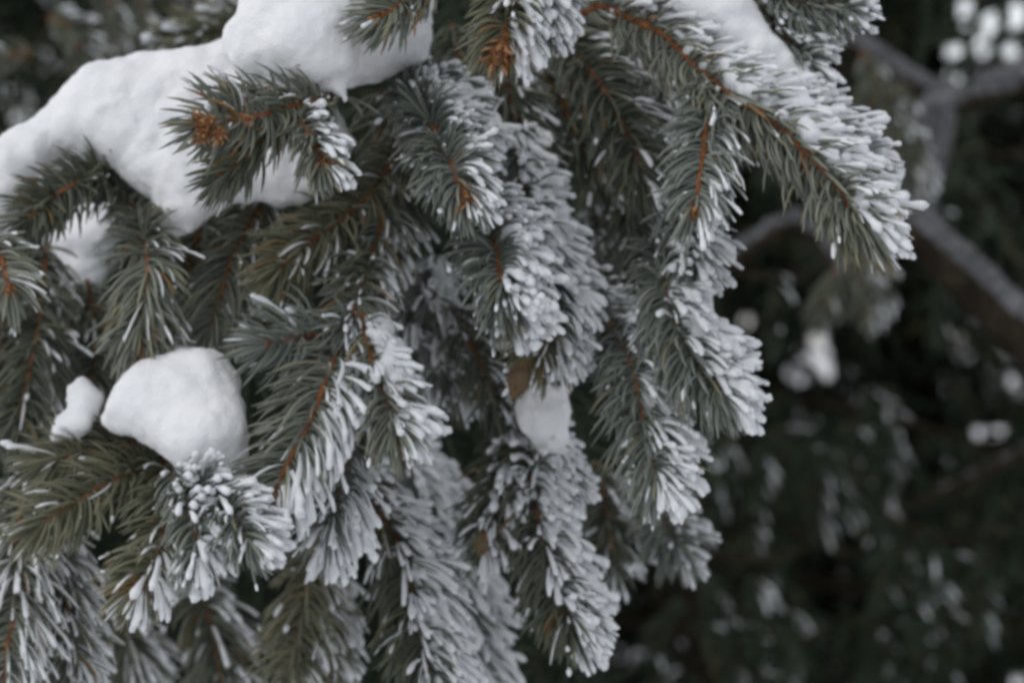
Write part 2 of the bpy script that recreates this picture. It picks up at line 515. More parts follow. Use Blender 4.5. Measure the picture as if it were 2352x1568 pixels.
def bud_mesh(base, axis, length, width, seed, n=26):
    """pointed bud of overlapping scales spiralling round a core"""
    r = np.random.default_rng(seed)
    axis = unit(axis)
    e1 = unit(np.cross(axis, [0.3, 0.8, 0.5])); e2 = np.cross(axis, e1)
    Vs, Qs, Rn, off = [], [], [], 0
    t = np.linspace(0, 1, 9)
    line = base + axis * length * t[:, None]
    rr = width * 0.5 * np.sin(np.pi * (0.12 + 0.86 * t)) ** 0.8
    V, q = tubes(line[None], rr[None], 10, seed)
    Vs.append(V); Qs.append(q); Rn.append(np.full(len(V), 0.15)); off += len(V)
    for i in range(n):
        u = 0.02 + 0.85 * i / n
        an = i * 2.399
        rad = e1 * math.cos(an) + e2 * math.sin(an)
        w = width * 0.5 * math.sin(math.pi * (0.12 + 0.86 * u)) ** 0.8
        p0 = base + axis * length * u + rad * w * 0.85
        out = unit(axis * 1.0 + rad * (0.7 + 0.8 * r.random()) + 0.3 * r.normal(size=3))
        L = length * (0.26 + 0.26 * r.random())
        s = np.cross(out, rad); s = unit(s)
        nn = np.cross(s, out)
        wd = width * (0.12 + 0.12 * r.random())
        ring = []
        for tt, ww in ((0, .6), (.45, 1.0), (.8, .65), (1.0, .05)):
            c = p0 + out * L * tt + axis * L * 0.15 * tt * tt
            for sx, h in ((-1, 0), (0, .45), (1, 0), (0, -.25)):
                ring.append(c + s * wd * ww * sx + nn * wd * ww * h)
        V = np.array(ring)
        q = [[a_ * 4 + j, a_ * 4 + (j + 1) % 4, (a_ + 1) * 4 + (j + 1) % 4, (a_ + 1) * 4 + j] for a_ in range(3) for j in range(4)]
        Vs.append(V); Qs.append(np.array(q) + off); Rn.append(np.full(len(V), 0.35 + 0.65 * r.random())); off += len(V)
    return mesh_from(np.concatenate(Vs), np.concatenate(Qs), M_BUD, rnd=np.concatenate(Rn), name="bud")


SEED = [500]
NTRI = [0]


def shoot(parent, pts, d=1.0, nl=112, dens=1.0, frost=0.5, fsize=1.0, dots=0.06, mat=None, part=0.10, r0=4.2, bud=None, bank=None, lside=None, bend=1.0, thr=0.05, open_=1.0, coat=None, wind=None):
    """one needled twig: stem mesh with needles, rime and bud as its children.
    pts: picture points base -> tip (optionally with their own distance)"""
    SEED[0] += 1
    r = np.random.default_rng(SEED[0])
    mat = mat or M_BLUE
    coat = (0.10 + 0.62 * frost) if coat is None else coat
    wnd = WIND if wind is None else unit(wind)
    W3 = np.array([P(p[0], p[1], p[2] if len(p) > 2 else d) for p in pts])
    seglen = np.linalg.norm(np.diff(W3, axis=0), axis=1).sum()
    n = max(14, int(seglen / 0.004))
    line = catmull(W3, n)
    line += np.stack([[noise.noise(Vector((i * .35, SEED[0] * 3.1, c * 9.7))) for c in range(3)] for i in range(n)]) * 0.0009
    s = K * d
    rad = 1.12 * np.linspace(r0, r0 * 0.68, n) * s * (1 + 0.18 * r.normal(size=n))
    rad[-1] *= 0.3
    V, q = tubes(line[None], rad[None], 10, SEED[0])
    # leaf pegs on the bark
    npg = int(n * 5)
    Tl = unit(np.gradient(line, axis=0))
    i_ = r.integers(0, n - 1, npg)
    rdir = unit(np.cross(Tl[i_], r.normal(size=(npg, 3))))
    pb = line[i_] + rdir * rad[i_][:, None] * 0.7
    pl = np.stack([pb, pb + rdir * 1.6 * s * 2 + Tl[i_] * 1.6 * s, pb + rdir * 2.4 * s * 2 + Tl[i_] * 3.5 * s], 1)
    Vp, qp = tubes(pl, np.tile(np.array([2.5, 2.0, 0.7]) * s, (npg, 1)), 5, SEED[0])
    me = mesh_from(np.vstack([V, Vp]), np.vstack([q, qp + len(V)]), M_BARK if mat is M_FAR else M_STEM, name="twig")
    tw = link("twig", me, parent)
    # ---- needles
    N = int(seglen / s * dens * 0.92)
    t = np.sort(r.random(N)) ** 0.92
    extra = int(10 * dens)
    t = np.concatenate([t, 1 - 0.05 * r.random(extra)]); N = len(t)
    fi = t * (n - 1); i0 = np.minimum(fi.astype(int), n - 2); fr = (fi - i0)[:, None]
    base = line[i0] * (1 - fr) + line[i0 + 1] * fr
    T = unit(Tl[i0] * (1 - fr) + Tl[i0 + 1] * fr)
    phi = np.arange(N) * 2.399 + r.normal(size=N) * 0.5
    e1 = unit(np.cross(T, TOCAM + np.array([0.01, 0, 0.02]))); e2 = unit(np.cross(T, e1))
    R = e1 * np.cos(phi)[:, None] + e2 * np.sin(phi)[:, None]
    face = R @ TOCAM
    keep = ~((face > 0.48) & (r.random(N) > part * 0.6))
    if lside is not None:      # thin out the needles on the lee side
        keep &= ~((R @ wnd < -0.2) & (r.random(N) > lside))
    if bud and bud[1] > 40:
        keep &= ~((t > 0.72) & (face > -0.15) & (r.random(N) > .12)) & ~((t > .93) & (r.random(N) > .3))
    base, T, R, t, face = base[keep], T[keep], R[keep], t[keep], face[keep]
    N = len(t)
    a0 = np.radians(70 + 11 * r.normal(size=N)) * open_
    a1 = np.radians(27 + 10 * r.normal(size=N)) * open_
    close = np.clip((t - 0.86) / 0.14, 0, 1)
    a0 = a0 * (1 - 0.72 * close); a1 = a1 * (1 - 0.60 * close)
    L = nl * 1.18 * s * (0.70 + 0.42 * r.random(N)) * np.where(r.random(N) < .05, .55, 1) * (0.85 + 0.2 * np.sin(np.pi * np.clip(t, 0, 1)))
    m = 6
    u = np.linspace(0, 1, m)
    al = a0[:, None] + (a1 - a0)[:, None] * (u[None] ** 0.8) * bend
    Dv = T[:, None] * np.cos(al)[..., None] + R[:, None] * np.sin(al)[..., None]
    Dv = Dv + np.array([0, 0, -0.10]) * u[None, :, None] + (r.normal(size=(N, 1, 3)) * 0.14)
    Dv = unit(Dv)
    step = (L / (m - 1))[:, None, None]
    NP = base[:, None] + np.concatenate([np.zeros((N, 1, 3)), np.cumsum((Dv[:, :-1] + Dv[:, 1:]) / 2 * step, 1)], 1)
    prof = np.array([0.75, 1.0, 1.05, 1.0, 0.8, 0.15])
    nr = 3.8 * s * (0.85 + 0.3 * r.random(N))
    V, q = tubes(NP, nr[:, None] * prof[None], 5, SEED[0])
    col = np.clip(0.45 + 0.22 * r.normal(size=N), 0, 0.97)
    dead = r.random(N) < 0.02
    col[dead] = 1.0
    colv = np.repeat(np.clip(col[:, None] + np.array([-.1, 0, 0, .02, .05, .1])[None], 0, 1).ravel(), 5)
    nd = link("needles", mesh_from(V, q, mat, rnd=colv, name="needles"), tw)
    tag(nd, kind='stuff')
    # ---- rime
    w = R @ wnd
    pr = np.clip((w - thr) / 0.5, 0, 1) * frost * 0.83
    hv = r.random(N) < pr
    F = []
    if hv.any():
        idx = np.where(hv)[0]
        g = NP[idx]; M = len(idx)
        s0 = 0.12 + 0.35 * r.random(M) * (1.3 - frost)
        ss = np.array([0, .06, .3, .52, .72, .88, .98, 1.035, 1.06])
        ss = s0[:, None] + (1.0 - s0[:, None]) * ss[None]
        pos = ss * (m - 1)
        k0 = np.minimum(pos.astype(int), m - 2); f = (pos - k0)[..., None]
        gi = np.arange(M)[:, None]
        pts_ = g[gi, k0] * (1 - f) + g[gi, k0 + 1] * f
        size = fsize * 1.08 * s * (5.1 + 1.7 * r.normal(size=M)).clip(2.6, 9.5)
        pf = np.array([0.05, .50, .64, .74, .86, 1.00, 1.02, .74, .06])[None] * (1 + 0.15 * r.normal(size=(M, 9)))
        rr = size[:, None] * pf
        pts_ = pts_ + unit(wnd + TOCAM * 0.1) * (rr[..., None] * 0.62)
        F.append(tubes(pts_, rr, 8, SEED[0]))
    # a thin film of rime along the windward edge of the other needles
    cm = (~hv) & (r.random(N) < coat * np.clip((R @ wnd - min(thr, 0) * 0.8 + 0.15) / 0.7, 0.06, 1))
    if cm.any():
        idx = np.where(cm)[0]; M = len(idx)
        g = NP[idx]; rr = nr[idx][:, None] * np.array([.1, .45, .62, .75, .75, .3])[None] * (0.8 + 0.5 * r.random((M, 1))) * (1 + .25 * r.normal(size=(M, 6)))
        side = unit(wnd + 0.35 * r.normal(size=(M, 3)))
        F.append(tubes(g + side[:, None] * (nr[idx][:, None, None] * 0.75), np.abs(rr), 5, SEED[0] + 2))
    # small grains of rime caught on other needles
    dt = (~hv) & (r.random(N) < dots)
    if dt.any():
        idx = np.where(dt)[0]; M = len(idx)
        k0 = r.integers(2, m, M)
        c0 = NP[idx, k0]; dirn = unit(NP[idx, np.minimum(k0 + 1, m - 1)] - NP[idx, k0 - 1])
        size = s * (2.2 + 3.4 * r.random(M) ** 1.6)
        ln = np.array([-1, -.75, 0, .75, 1.0]); pf = np.array([.05, .75, 1.05, .75, .05])[None] * (1 + .22 * r.normal(size=(M, 5)))
        pts_ = c0[:, None] + dirn[:, None] * ln[None, :, None] * size[:, None, None] * (1.3 + r.random((M, 1, 1)) * 3.0) + wnd * 0.4 * size[:, None, None]
        F.append(tubes(pts_, size[:, None] * pf, 7, SEED[0] + 1))
    if F:
        off = 0; Vs, Qs = [], []
        for V, q in F:
            Vs.append(V); Qs.append(q + off); off += len(V)
        fo = link("frost", mesh_from(np.concatenate(Vs), np.concatenate(Qs), M_FROST, name="frost"), tw)
        tag(fo, kind='stuff')
    # ---- packed rime between the needles along the windward side
    if bank:
        t0, t1, brad, boff, bn = bank
        tt = t0 + (t1 - t0) * r.random(bn)
        ii = np.clip((tt * (n - 1)).astype(int), 0, n - 1)
        perp = unit(wnd - (Tl[ii] @ wnd)[:, None] * Tl[ii])
        taper = np.sin(np.pi * np.clip((tt - t0) / (t1 - t0), 0.06, .94)) ** 0.5
        C = line[ii] + perp * (boff * s * (0.35 + 0.9 * r.random(bn)) * taper)[:, None] + Tl[ii] * (boff * s * 0.55 * r.random(bn))[:, None] + r.normal(size=(bn, 3)) * s * np.array([4, 12, 4])
        me = melt(C, brad * s * taper * (0.55 + 0.6 * r.random(bn)), M_FROST, 0.0013, 3, 0.0012, SEED[0])
        link("packed_snow", me, tw)
    if bud:
        bl, bw = bud
        link("bud", bud_mesh(line[-1] - Tl[-1] * bl * s * 0.35, Tl[-1], bl * s, bw * s, SEED[0]), tw)
    return tw


BG_ = "spruce branches hanging in the foreground"
def bud_cluster(parent, spots, d):
    for i, (px, py, dx, dy, L, Wd) in enumerate(spots):
        ax = np.array([dx, -0.55, -dy], float)
        link("bud", bud_mesh(P(px, py, d), ax, L * K * d, Wd * K * d, 900 + i, 18), parent)


def branch(px, py, d, label):
    return empty("spruce_branch", tuple(P(px, py, d)), label, "branch", BG_)


# 1 sprig with the orange bud cluster, in front of the snow
b = branch(760, 230, 0.94, "grey green sprig with a large orange bud cluster in front of the snow bank")
shoot(b, [(790, 215, .97), (700, 238, .95), (610, 262, .935), (530, 272, .925), (468, 288, .915)], .935, 118, 1.05, 0.05, dots=.05, mat=M_NEEDLE, r0=6.5, part=.5, bud=(46, 42), open_=1.12)
bud_cluster(b, [(494, 274, -.9, .4, 46, 30), (480, 294, -.7, .9, 48, 28), (504, 292, .1, 1, 40, 26), (472, 276, -1, -.3, 34, 22), (550, 262, .8, .5, 40, 14)], .908)
shoot(b, [(690, 262, .95), (610, 315, .935), (560, 365, .93), (515, 405, .925)], .935, 95, .8, 0.05, dots=.05, mat=M_DARK, r0=6, part=.5, bud=(30, 16), open_=.7)
shoot(b, [(680, 255, .95), (705, 300, .935), (730, 345, .925), (745, 372, .92)], .93, 95, .9, 0.75, 1.1, dots=.05, mat=M_NEEDLE, r0=6, part=.5, bud=(58, 24), open_=.75)

# 2 comb like arching twig at far left
b = branch(250, 390, 1.0, "dark arching twig with comb like hanging needles under the left snow bank")
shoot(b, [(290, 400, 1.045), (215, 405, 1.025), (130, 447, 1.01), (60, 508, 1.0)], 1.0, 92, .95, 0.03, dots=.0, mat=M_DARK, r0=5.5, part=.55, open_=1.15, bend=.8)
# 3
b = branch(300, 440, 1.0, "drooping twig with bright orange stem below the left notch of the snow bank")
shoot(b, [(275, 420, 1.06), (320, 500, 1.03), (338, 590, .99), (332, 680, .985), (318, 760, .985), (330, 815, .985)], 1.0, 112, 1.0, 0.1, .6, dots=.06, mat=M_NEEDLE, r0=5, part=.3, bud=(30, 18))
# 4
b = branch(600, 480, 1.03, "dull twig with rust coloured stem hanging below the snow bank, above the large lump")
shoot(b, [(620, 440, 1.06), (565, 530, 1.04), (525, 620, 1.03), (500, 700, 1.03), (480, 760, 1.03)], 1.03, 105, 1.05, 0.15, .6, dots=.06, mat=M_NEEDLE, r0=4.6, part=.35)
shoot(b, [(470, 500, 1.08), (440, 600, 1.07), (430, 690, 1.06), (440, 780, 1.06)], 1.07, 105, .9, 0.1, .6, dots=.05, mat=M_DARK, r0=4, part=.4)
# 5
b = branch(880, 420, 1.02, "olive dark twig sweeping down left from the centre below the bud sprig")
shoot(b, [(930, 330, 1.06), (860, 430, 1.04), (770, 515, 1.02), (690, 572, 1.01), (640, 620, 1.0)], 1.02, 112, 1.1, 0.05, .6, dots=.05, mat=M_OLIVE, r0=4.6, part=.4)
shoot(b, [(700, 480, 1.07), (650, 560, 1.06), (640, 640, 1.05), (645, 700, 1.05)], 1.06, 105, .9, 0.1, .6, dots=.08, mat=M_OLIVE, r0=4, part=.4)
shoot(b, [(860, 470, 1.07), (860, 560, 1.06), (820, 650, 1.06), (770, 720, 1.05)], 1.06, 108, 1.0, 0.3, .6, dots=.12, mat=M_DARK, r0=4, part=.4)
# 6 far left hanging
b = branch(20, 540, 1.0, "short pale needled twig at the left edge below the snow bank")
shoot(b, [(-30, 540, .98), (5, 600, .97), (20, 660, .965)], .97, 100, .9, 0.2, .7, dots=.08, mat=M_NEEDLE, r0=5, bud=(36, 20))
b = branch(90, 560, 1.05, "dark shaded twig hanging at the left edge above the small snow lump")
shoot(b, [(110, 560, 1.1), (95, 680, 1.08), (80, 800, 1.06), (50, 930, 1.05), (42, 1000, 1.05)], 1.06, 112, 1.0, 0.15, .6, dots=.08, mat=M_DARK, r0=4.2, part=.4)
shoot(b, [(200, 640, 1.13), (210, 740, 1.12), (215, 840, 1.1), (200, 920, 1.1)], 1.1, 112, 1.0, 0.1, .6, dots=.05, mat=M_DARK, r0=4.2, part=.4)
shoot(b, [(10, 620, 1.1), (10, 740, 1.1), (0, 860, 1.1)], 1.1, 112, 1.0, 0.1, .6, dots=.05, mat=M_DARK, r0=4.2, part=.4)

# 7 lower left spray
b = branch(300, 1020, .99, "grey olive spray with rust stems fanning left below the large snow lump")
shoot(b, [(330, 1010, 1.01), (250, 1022, 1.0), (180, 1040, .99), (105, 1068, .985)], .995, 108, .95, 0.05, dots=.05, mat=M_OLIVE, r0=4.4, part=.4)
shoot(b, [(380, 1060, 1.01), (300, 1082, .99), (230, 1118, .98), (150, 1165, .97), (95, 1200, .965)], .98, 112, 1.0, 0.04, dots=.04, mat=M_OLIVE, r0=4.8, part=.4)
shoot(b, [(370, 1040, 1.0), (384, 1110, .98), (380, 1190, .965), (368, 1250, .955), (345, 1300, .95), (318, 1345, .945)], .96, 112, 1.15, 0.85, 1.25, dots=.04, mat=M_OLIVE, r0=5, part=.35, bud=(70, 30), thr=.0)
shoot(b, [(420, 1085, .965), (480, 1130, .945), (535, 1180, .93), (575, 1245, .92)], .94, 100, 1.0, 0.95, 1.3, dots=.2, mat=M_BLUE, r0=4.4, part=.6, thr=-.3)
shoot(b, [(395, 1090, .97), (425, 1150, .95), (445, 1220, .935), (450, 1280, .93)], .945, 92, 1.0, 0.95, 1.35, dots=.2, mat=M_BLUE, r0=4.4, part=.6, thr=-.3)
# 8 bottom-left frosted
b = branch(60, 1150, 1.02, "large grey frosted twig filling the bottom left corner")
shoot(b, [(60, 1080, 1.05), (45, 1200, 1.03), (40, 1310, 1.02), (25, 1440, 1.01), (5, 1580, 1.0)], 1.02, 130, 1.2, 0.75, .72, dots=.12, mat=M_NEEDLE, r0=5.5, part=.4, thr=-.9, bend=1.1, coat=.9)
shoot(b, [(120, 1150, 1.06), (130, 1290, 1.05), (150, 1420, 1.04), (165, 1580, 1.03)], 1.05, 112, 1.2, 0.7, .72, dots=.1, mat=M_NEEDLE, r0=4.5, part=.8, thr=-.9, coat=.9)
# dim ones behind the bottom
b = branch(290, 1300, 1.2, "dim blurred twig hanging at the bottom left behind the orange bud tip")
shoot(b, [(250, 1290, 1.22), (275, 1400, 1.2), (300, 1500, 1.2), (320, 1620, 1.2)], 1.2, 115, 1.0, 0.5, .7, thr=-.6, dots=.05, mat=M_DARK, r0=4, part=.5)
b = branch(470, 1300, 1.17, "dim frosted twig hanging at the bottom below the white knobbed fingers")
shoot(b, [(440, 1270, 1.2), (470, 1380, 1.17), (495, 1480, 1.17), (510, 1620, 1.17)], 1.17, 115, 1.0, 0.6, .7, thr=-.6, dots=.05, mat=M_DARK, r0=4, part=.5)
b = branch(720, 1290, 1.08, "olive twig hanging at the bottom with frost only on its right side")
shoot(b, [(720, 1230, 1.1), (708, 1330, 1.08), (690, 1430, 1.08), (660, 1560, 1.08)], 1.08, 112, 1.0, 0.25, .8, dots=.08, mat=M_OLIVE, r0=4.2, part=.4)
shoot(b, [(760, 1280, 1.12), (745, 1390, 1.11), (735, 1480, 1.1), (740, 1600, 1.1)], 1.11, 112, .9, 0.8, .85, dots=.08, mat=M_OLIVE, r0=4.2, part=.5, thr=-.4)

# 9 big centre-left branch
b = branch(880, 480, 1.0, "orange stemmed branch left of centre with thick white frost fingers on its right")
shoot(b, [(890, 460, 1.04), (858, 580, 1.02), (825, 675, 1.0), (800, 752, .985)], 1.0, 108, 1.05, 0.35, .8, dots=.22, mat=M_NEEDLE, r0=4.8, part=.4)
shoot(b, [(805, 745, .985), (740, 765, .98), (680, 776, .975), (615, 790, .97)], .98, 118, .9, 0.1, .7, dots=.06, mat=M_BLUE, r0=4.6, part=.5, bud=(26, 14))
shoot(b, [(790, 760, .985), (762, 840, .97), (735, 910, .96), (700, 990, .955), (665, 1060, .95), (625, 1135, .945)], .96, 132, 1.3, 1.15, 1.28, dots=.04, mat=M_NEEDLE, r0=8.0, part=.25, bud=(52, 24), thr=.12)
shoot(b, [(830, 720, .985), (850, 810, .97), (878, 890, .96), (898, 945, .955), (910, 985, .95)], .965, 108, 1.15, 0.95, 1.25, dots=.15, mat=M_NEEDLE, r0=4.8, part=.4, bank=(.05, .6, 20, 62, 60), bud=(30, 16))
shoot(b, [(800, 1010, 1.0), (790, 1090, .99), (770, 1160, .985), (750, 1230, .98)], .99, 112, 1.1, 0.95, 1.1, dots=.1, mat=M_BLUE, r0=4, part=.7, thr=-.7)

# 10 centre twig
b = branch(950, 180, 1.0, "centre twig with a wide orange tip and greyish radiating needles")
shoot(b, [(930, 170, 1.05), (955, 232, 1.02), (985, 275, .99), (1015, 340, .965), (1040, 388, .95), (1066, 450, .94)], .97, 105, 1.35, 0.7, .9, dots=.1, mat=M_BLUE, r0=9, part=.25, bud=(70, 40), open_=1.15, thr=.2)
shoot(b, [(1000, 160, 1.06), (1030, 220, 1.04), (1060, 290, 1.02), (1085, 350, 1.0)], 1.03, 100, 1.1, 0.9, 1.0, dots=.1, mat=M_BLUE, r0=4.2, part=.6, thr=-.2, bank=(.1, .8, 20, 40, 40))
# 11 
b = branch(1110, 440, 1.0, "centre twig with short thick orange tip and a fan of white frosted needles")
shoot(b, [(1095, 440, 1.02), (1120, 520, .99), (1142, 575, .97), (1155, 655, .95)], .97, 118, 1.35, 1.0, 1.25, dots=.15, mat=M_BLUE, r0=11, part=.2, thr=.0, open_=1.1)
shoot(b, [(1150, 640, .97), (1165, 680, .96), (1175, 700, .955)], .96, 112, 1.8, 1.2, 1.4, dots=.2, mat=M_BLUE, r0=4, part=.7, thr=-.4, open_=.9)
# 12 frosted right of centre
b = branch(1170, 300, 1.03, "thickly frosted twig in the centre, white needles hiding its stem")
shoot(b, [(1165, 290, 1.07), (1195, 400, 1.05), (1225, 500, 1.03), (1255, 600, 1.02), (1275, 700, 1.01), (1280, 790, 1.0)], 1.03, 112, 1.35, 1.2, 1.2, dots=.2, mat=M_BLUE, r0=4.2, part=.7, thr=-.3, bank=(.05, .75, 20, 55, 90))
shoot(b, [(1285, 700, 1.02), (1262, 770, 1.0), (1235, 820, .99)], 1.01, 105, 1.0, 0.5, 1.0, dots=.2, mat=M_OLIVE, r0=5, part=.6)
# 13 dark dotted top-centre
b = branch(1150, 130, 1.08, "shaded dark twig with loose frost grains near the top centre")
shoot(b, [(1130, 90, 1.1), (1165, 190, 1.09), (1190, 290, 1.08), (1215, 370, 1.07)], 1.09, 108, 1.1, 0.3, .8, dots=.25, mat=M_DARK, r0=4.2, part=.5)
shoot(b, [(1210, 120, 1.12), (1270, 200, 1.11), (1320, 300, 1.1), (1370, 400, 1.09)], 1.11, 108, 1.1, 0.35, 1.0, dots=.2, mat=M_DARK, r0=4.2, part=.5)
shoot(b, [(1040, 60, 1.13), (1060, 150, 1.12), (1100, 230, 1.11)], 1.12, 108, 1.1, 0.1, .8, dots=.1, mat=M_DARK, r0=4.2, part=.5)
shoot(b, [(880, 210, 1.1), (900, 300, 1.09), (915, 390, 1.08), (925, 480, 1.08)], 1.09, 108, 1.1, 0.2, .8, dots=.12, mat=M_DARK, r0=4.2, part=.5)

# 14 top shoots
b = branch(1190, -50, .95, "shoot at the top edge with tan needle fan and an orange tip")
shoot(b, [(1200, -90, .99), (1180, -20, .97), (1165, 50, .955), (1150, 112, .945)], .96, 115, 1.3, 0.85, 1.25, dots=.06, mat=M_OLIVE, r0=6, part=.6, thr=.2, bud=(84, 42), open_=.95)
shoot(b, [(1250, -90, 1.0), (1240, -20, .98), (1235, 40, .97)], .98, 110, 1.1, 0.95, 1.3, dots=.1, mat=M_BLUE, r0=4.5, part=.6, thr=-.2)
b = branch(960, -40, .95, "short reddish brown shoot at the top edge in front of the round snow cap")
shoot(b, [(1010, -50, .97), (950, -10, .955), (905, 18, .945), (872, 38, .94)], .95, 100, 1.0, 0.1, .8, dots=.04, mat=M_NEEDLE, r0=7, part=.5, bud=(46, 22), open_=.75)

# 15 big right branch
b = branch(1380, 10, 1.0, "big right branch with long orange stem and thick frost mane along its top")
shoot(b, [(1310, 48, 1.03), (1385, 18, 1.02), (1450, 48, 1.01), (1515, 78, 1.0), (1585, 140, .99), (1638, 185, .98), (1692, 226, .97), (1763, 272, .965), (1817, 320, .96), (1871, 367, .955), (1920, 425, .95), (1950, 470, .945), (1990, 525, .94)],
      .97, 118, 1.45, 0.96, 1.25, dots=.05, mat=M_NEEDLE, r0=9.5, part=.3, thr=.22, bank=(.28, .93, 24, 74, 170))
shoot(b, [(1740, 180, 1.01), (1830, 235, 1.0), (1905, 300, .99), (1960, 360, .98), (1995, 430, .97)], .985, 100, 1.2, 1.0, 1.3, dots=.1, mat=M_BLUE, r0=4, part=.9, thr=-.6, bank=(.0, .8, 24, 40, 90))
shoot(b, [(1640, 190, .985), (1634, 250, .975), (1620, 310, .965), (1608, 395, .955), (1600, 482, .945)], .965, 110, 1.25, 0.55, .9, dots=.12, mat=M_BLUE, r0=8.5, part=.25, thr=.2, bud=(50, 24))
shoot(b, [(1890, 390, .965), (1935, 445, .955), (1965, 490, .95), (1995, 530, .945)], .955, 118, 1.0, 0.5, 1.2, dots=.05, mat=M_OLIVE, r0=4, part=.6, thr=.3)
# 16 inner dark
b = branch(1290, 100, 1.05, "shaded dark green twig curving down inside the big right branch")
shoot(b, [(1280, 90, 1.08), (1345, 150, 1.06), (1400, 225, 1.05), (1445, 318, 1.04), (1472, 400, 1.03)], 1.05, 116, 1.15, 0.3, .9, dots=.08, mat=M_DARK, r0=4.4, part=.4)
shoot(b, [(1460, 110, 1.1), (1505, 200, 1.09), (1525, 290, 1.08), (1525, 380, 1.07)], 1.09, 112, 1.1, 0.85, 1.1, dots=.15, mat=M_BLUE, r0=4.2, part=.7)
shoot(b, [(1420, 350, 1.1), (1440, 440, 1.1), (1460, 540, 1.09), (1480, 600, 1.09)], 1.1, 112, 1.1, 0.3, .9, dots=.12, mat=M_DARK, r0=4.2, part=.6)
# 17 top right
b = branch(1740, -40, 1.0, "frosted twig entering from the top edge right of the snow ridge")
shoot(b, [(1700, -60, 1.03), (1770, -20, 1.02), (1830, 5, 1.01), (1900, 10, 1.0), (1945, 20, .99)], 1.01, 95, 1.2, 0.9, 1.2, dots=.15, mat=M_BLUE, r0=4.2, part=.6, thr=-.1)
shoot(b, [(1740, -20, 1.03), (1775, 50, 1.02), (1815, 100, 1.01), (1860, 150, 1.0)], 1.02, 90, 1.2, 0.85, 1.15, dots=.2, mat=M_BLUE, r0=4, part=.7, thr=-.2)

# 18 right frosted fan
b = branch(1500, 560, 1.0, "right twig with a broad white frost fan spreading over the dark background")
shoot(b, [(1540, 480, 1.02), (1570, 540, 1.01), (1590, 600, 1.0)], 1.01, 112, 1.2, 0.95, 1.1, dots=.2, mat=M_BLUE, r0=4.2, part=.7, thr=-.3)
shoot(b, [(1500, 560, 1.03), (1528, 650, 1.0), (1545, 725, .985), (1578, 795, .975), (1615, 850, .97), (1655, 905, .96)], .985, 120, 1.4, 1.2, 1.35, dots=.12, mat=M_BLUE, r0=5, part=.4, thr=-.05, bank=(.1, .9, 18, 55, 90))
# 19
b = branch(1350, 660, 1.0, "twig left of the broad frost fan, orange stem bare")
shoot(b, [(1335, 650, 1.05), (1402, 745, 1.02), (1440, 812, 1.0), (1458, 860, .99), (1472, 930, .985), (1483, 1000, .98), (1500, 1060, .975), (1508, 1095, .97)], .995, 114, 1.3, 1.05, 1.15, dots=.12, mat=M_BLUE, r0=4.8, part=.4, thr=.02)
# 20 back bluish frosted
b = branch(1370, 480, 1.1, "bluish frosted twig behind, between the white centre twig and the right fan")
shoot(b, [(1350, 470, 1.14), (1395, 570, 1.12), (1440, 650, 1.11), (1490, 720, 1.1)], 1.12, 115, 1.2, 0.95, 1.0, dots=.2, mat=M_BLUE, r0=4, part=.8, thr=-.6, bank=(.05, .9, 20, 40, 60))
b = branch(1000, 600, 1.1, "tangled bluish frosted twig behind the centre, ending at the brown leaf")
shoot(b, [(1000, 590, 1.12), (990, 690, 1.1), (1010, 780, 1.1), (1040, 880, 1.09)], 1.1, 100, 1.0, 0.9, 1.1, dots=.2, mat=M_BLUE, r0=4, part=.8, thr=-.5, bank=(.0, .7, 18, 35, 50))
shoot(b, [(1020, 690, 1.1), (1070, 770, 1.08), (1110, 850, 1.07), (1150, 950, 1.07)], 1.1, 95, .5, 0.6, .9, dots=.1, mat=M_DARK, r0=4.6, part=.8, thr=-.2)
shoot(b, [(960, 620, 1.12), (950, 700, 1.11), (940, 780, 1.1), (960, 860, 1.1)], 1.11, 100, 1.0, 0.9, 1.1, dots=.2, mat=M_BLUE, r0=4, part=.8, thr=-.5)
# 21 hanging twig with the snow tongue
b = branch(1220, 900, 1.05, "long hanging twig with snow tongue on top and frosted paddle shaped end")
shoot(b, [(1190, 900, 1.09), (1215, 1010, 1.07), (1222, 1110, 1.05), (1235, 1190, 1.04), (1262, 1290, 1.03), (1290, 1380, 1.02), (1315, 1440, 1.01)], 1.04, 112, 1.4, 1.25, 1.15, dots=.1, mat=M_DARK, r0=4.8, part=.6, thr=-.45, bank=(.1, .72, 18, 40, 90))
shoot(b, [(1235, 960, 1.06), (1272, 1030, 1.055), (1315, 1110, 1.05)], 1.055, 66, 1.5, 1.1, .9, dots=.1, mat=M_BLUE, r0=4, part=.9, thr=-.8)
shoot(b, [(1170, 980, 1.08), (1155, 1080, 1.06), (1140, 1160, 1.05), (1115, 1250, 1.04)], 1.06, 100, 1.2, 1.2, 1.1, dots=.2, mat=M_DARK, r0=4.4, part=.6, thr=-.5, bud=(40, 22))
# 22 long bottom centre
b = branch(850, 1080, 1.05, "long frosted twig running down to the bottom edge left of the paddle shaped twig")
shoot(b, [(830, 1060, 1.08), (862, 1160, 1.06), (910, 1238, 1.05), (936, 1328, 1.04), (955, 1418, 1.03), (976, 1508, 1.02), (995, 1620, 1.01)], 1.05, 122, 1.45, 1.22, 1.05, dots=.08, mat=M_DARK, r0=4.8, part=.5, thr=-.4, bank=(.1, .98, 15, 60, 100))
b = branch(930, 1020, 1.14, "dimmer blue grey frosted twig behind the long bottom twig")
shoot(b, [(900, 1000, 1.18), (960, 1100, 1.16), (1020, 1220, 1.15), (1050, 1340, 1.14), (1075, 1460, 1.13), (1090, 1600, 1.12)], 1.15, 118, 1.3, 1.2, 1.0, dots=.1, mat=M_BLUE, r0=4.5, part=.8, thr=-.5, bank=(.0, .6, 20, 50, 70))
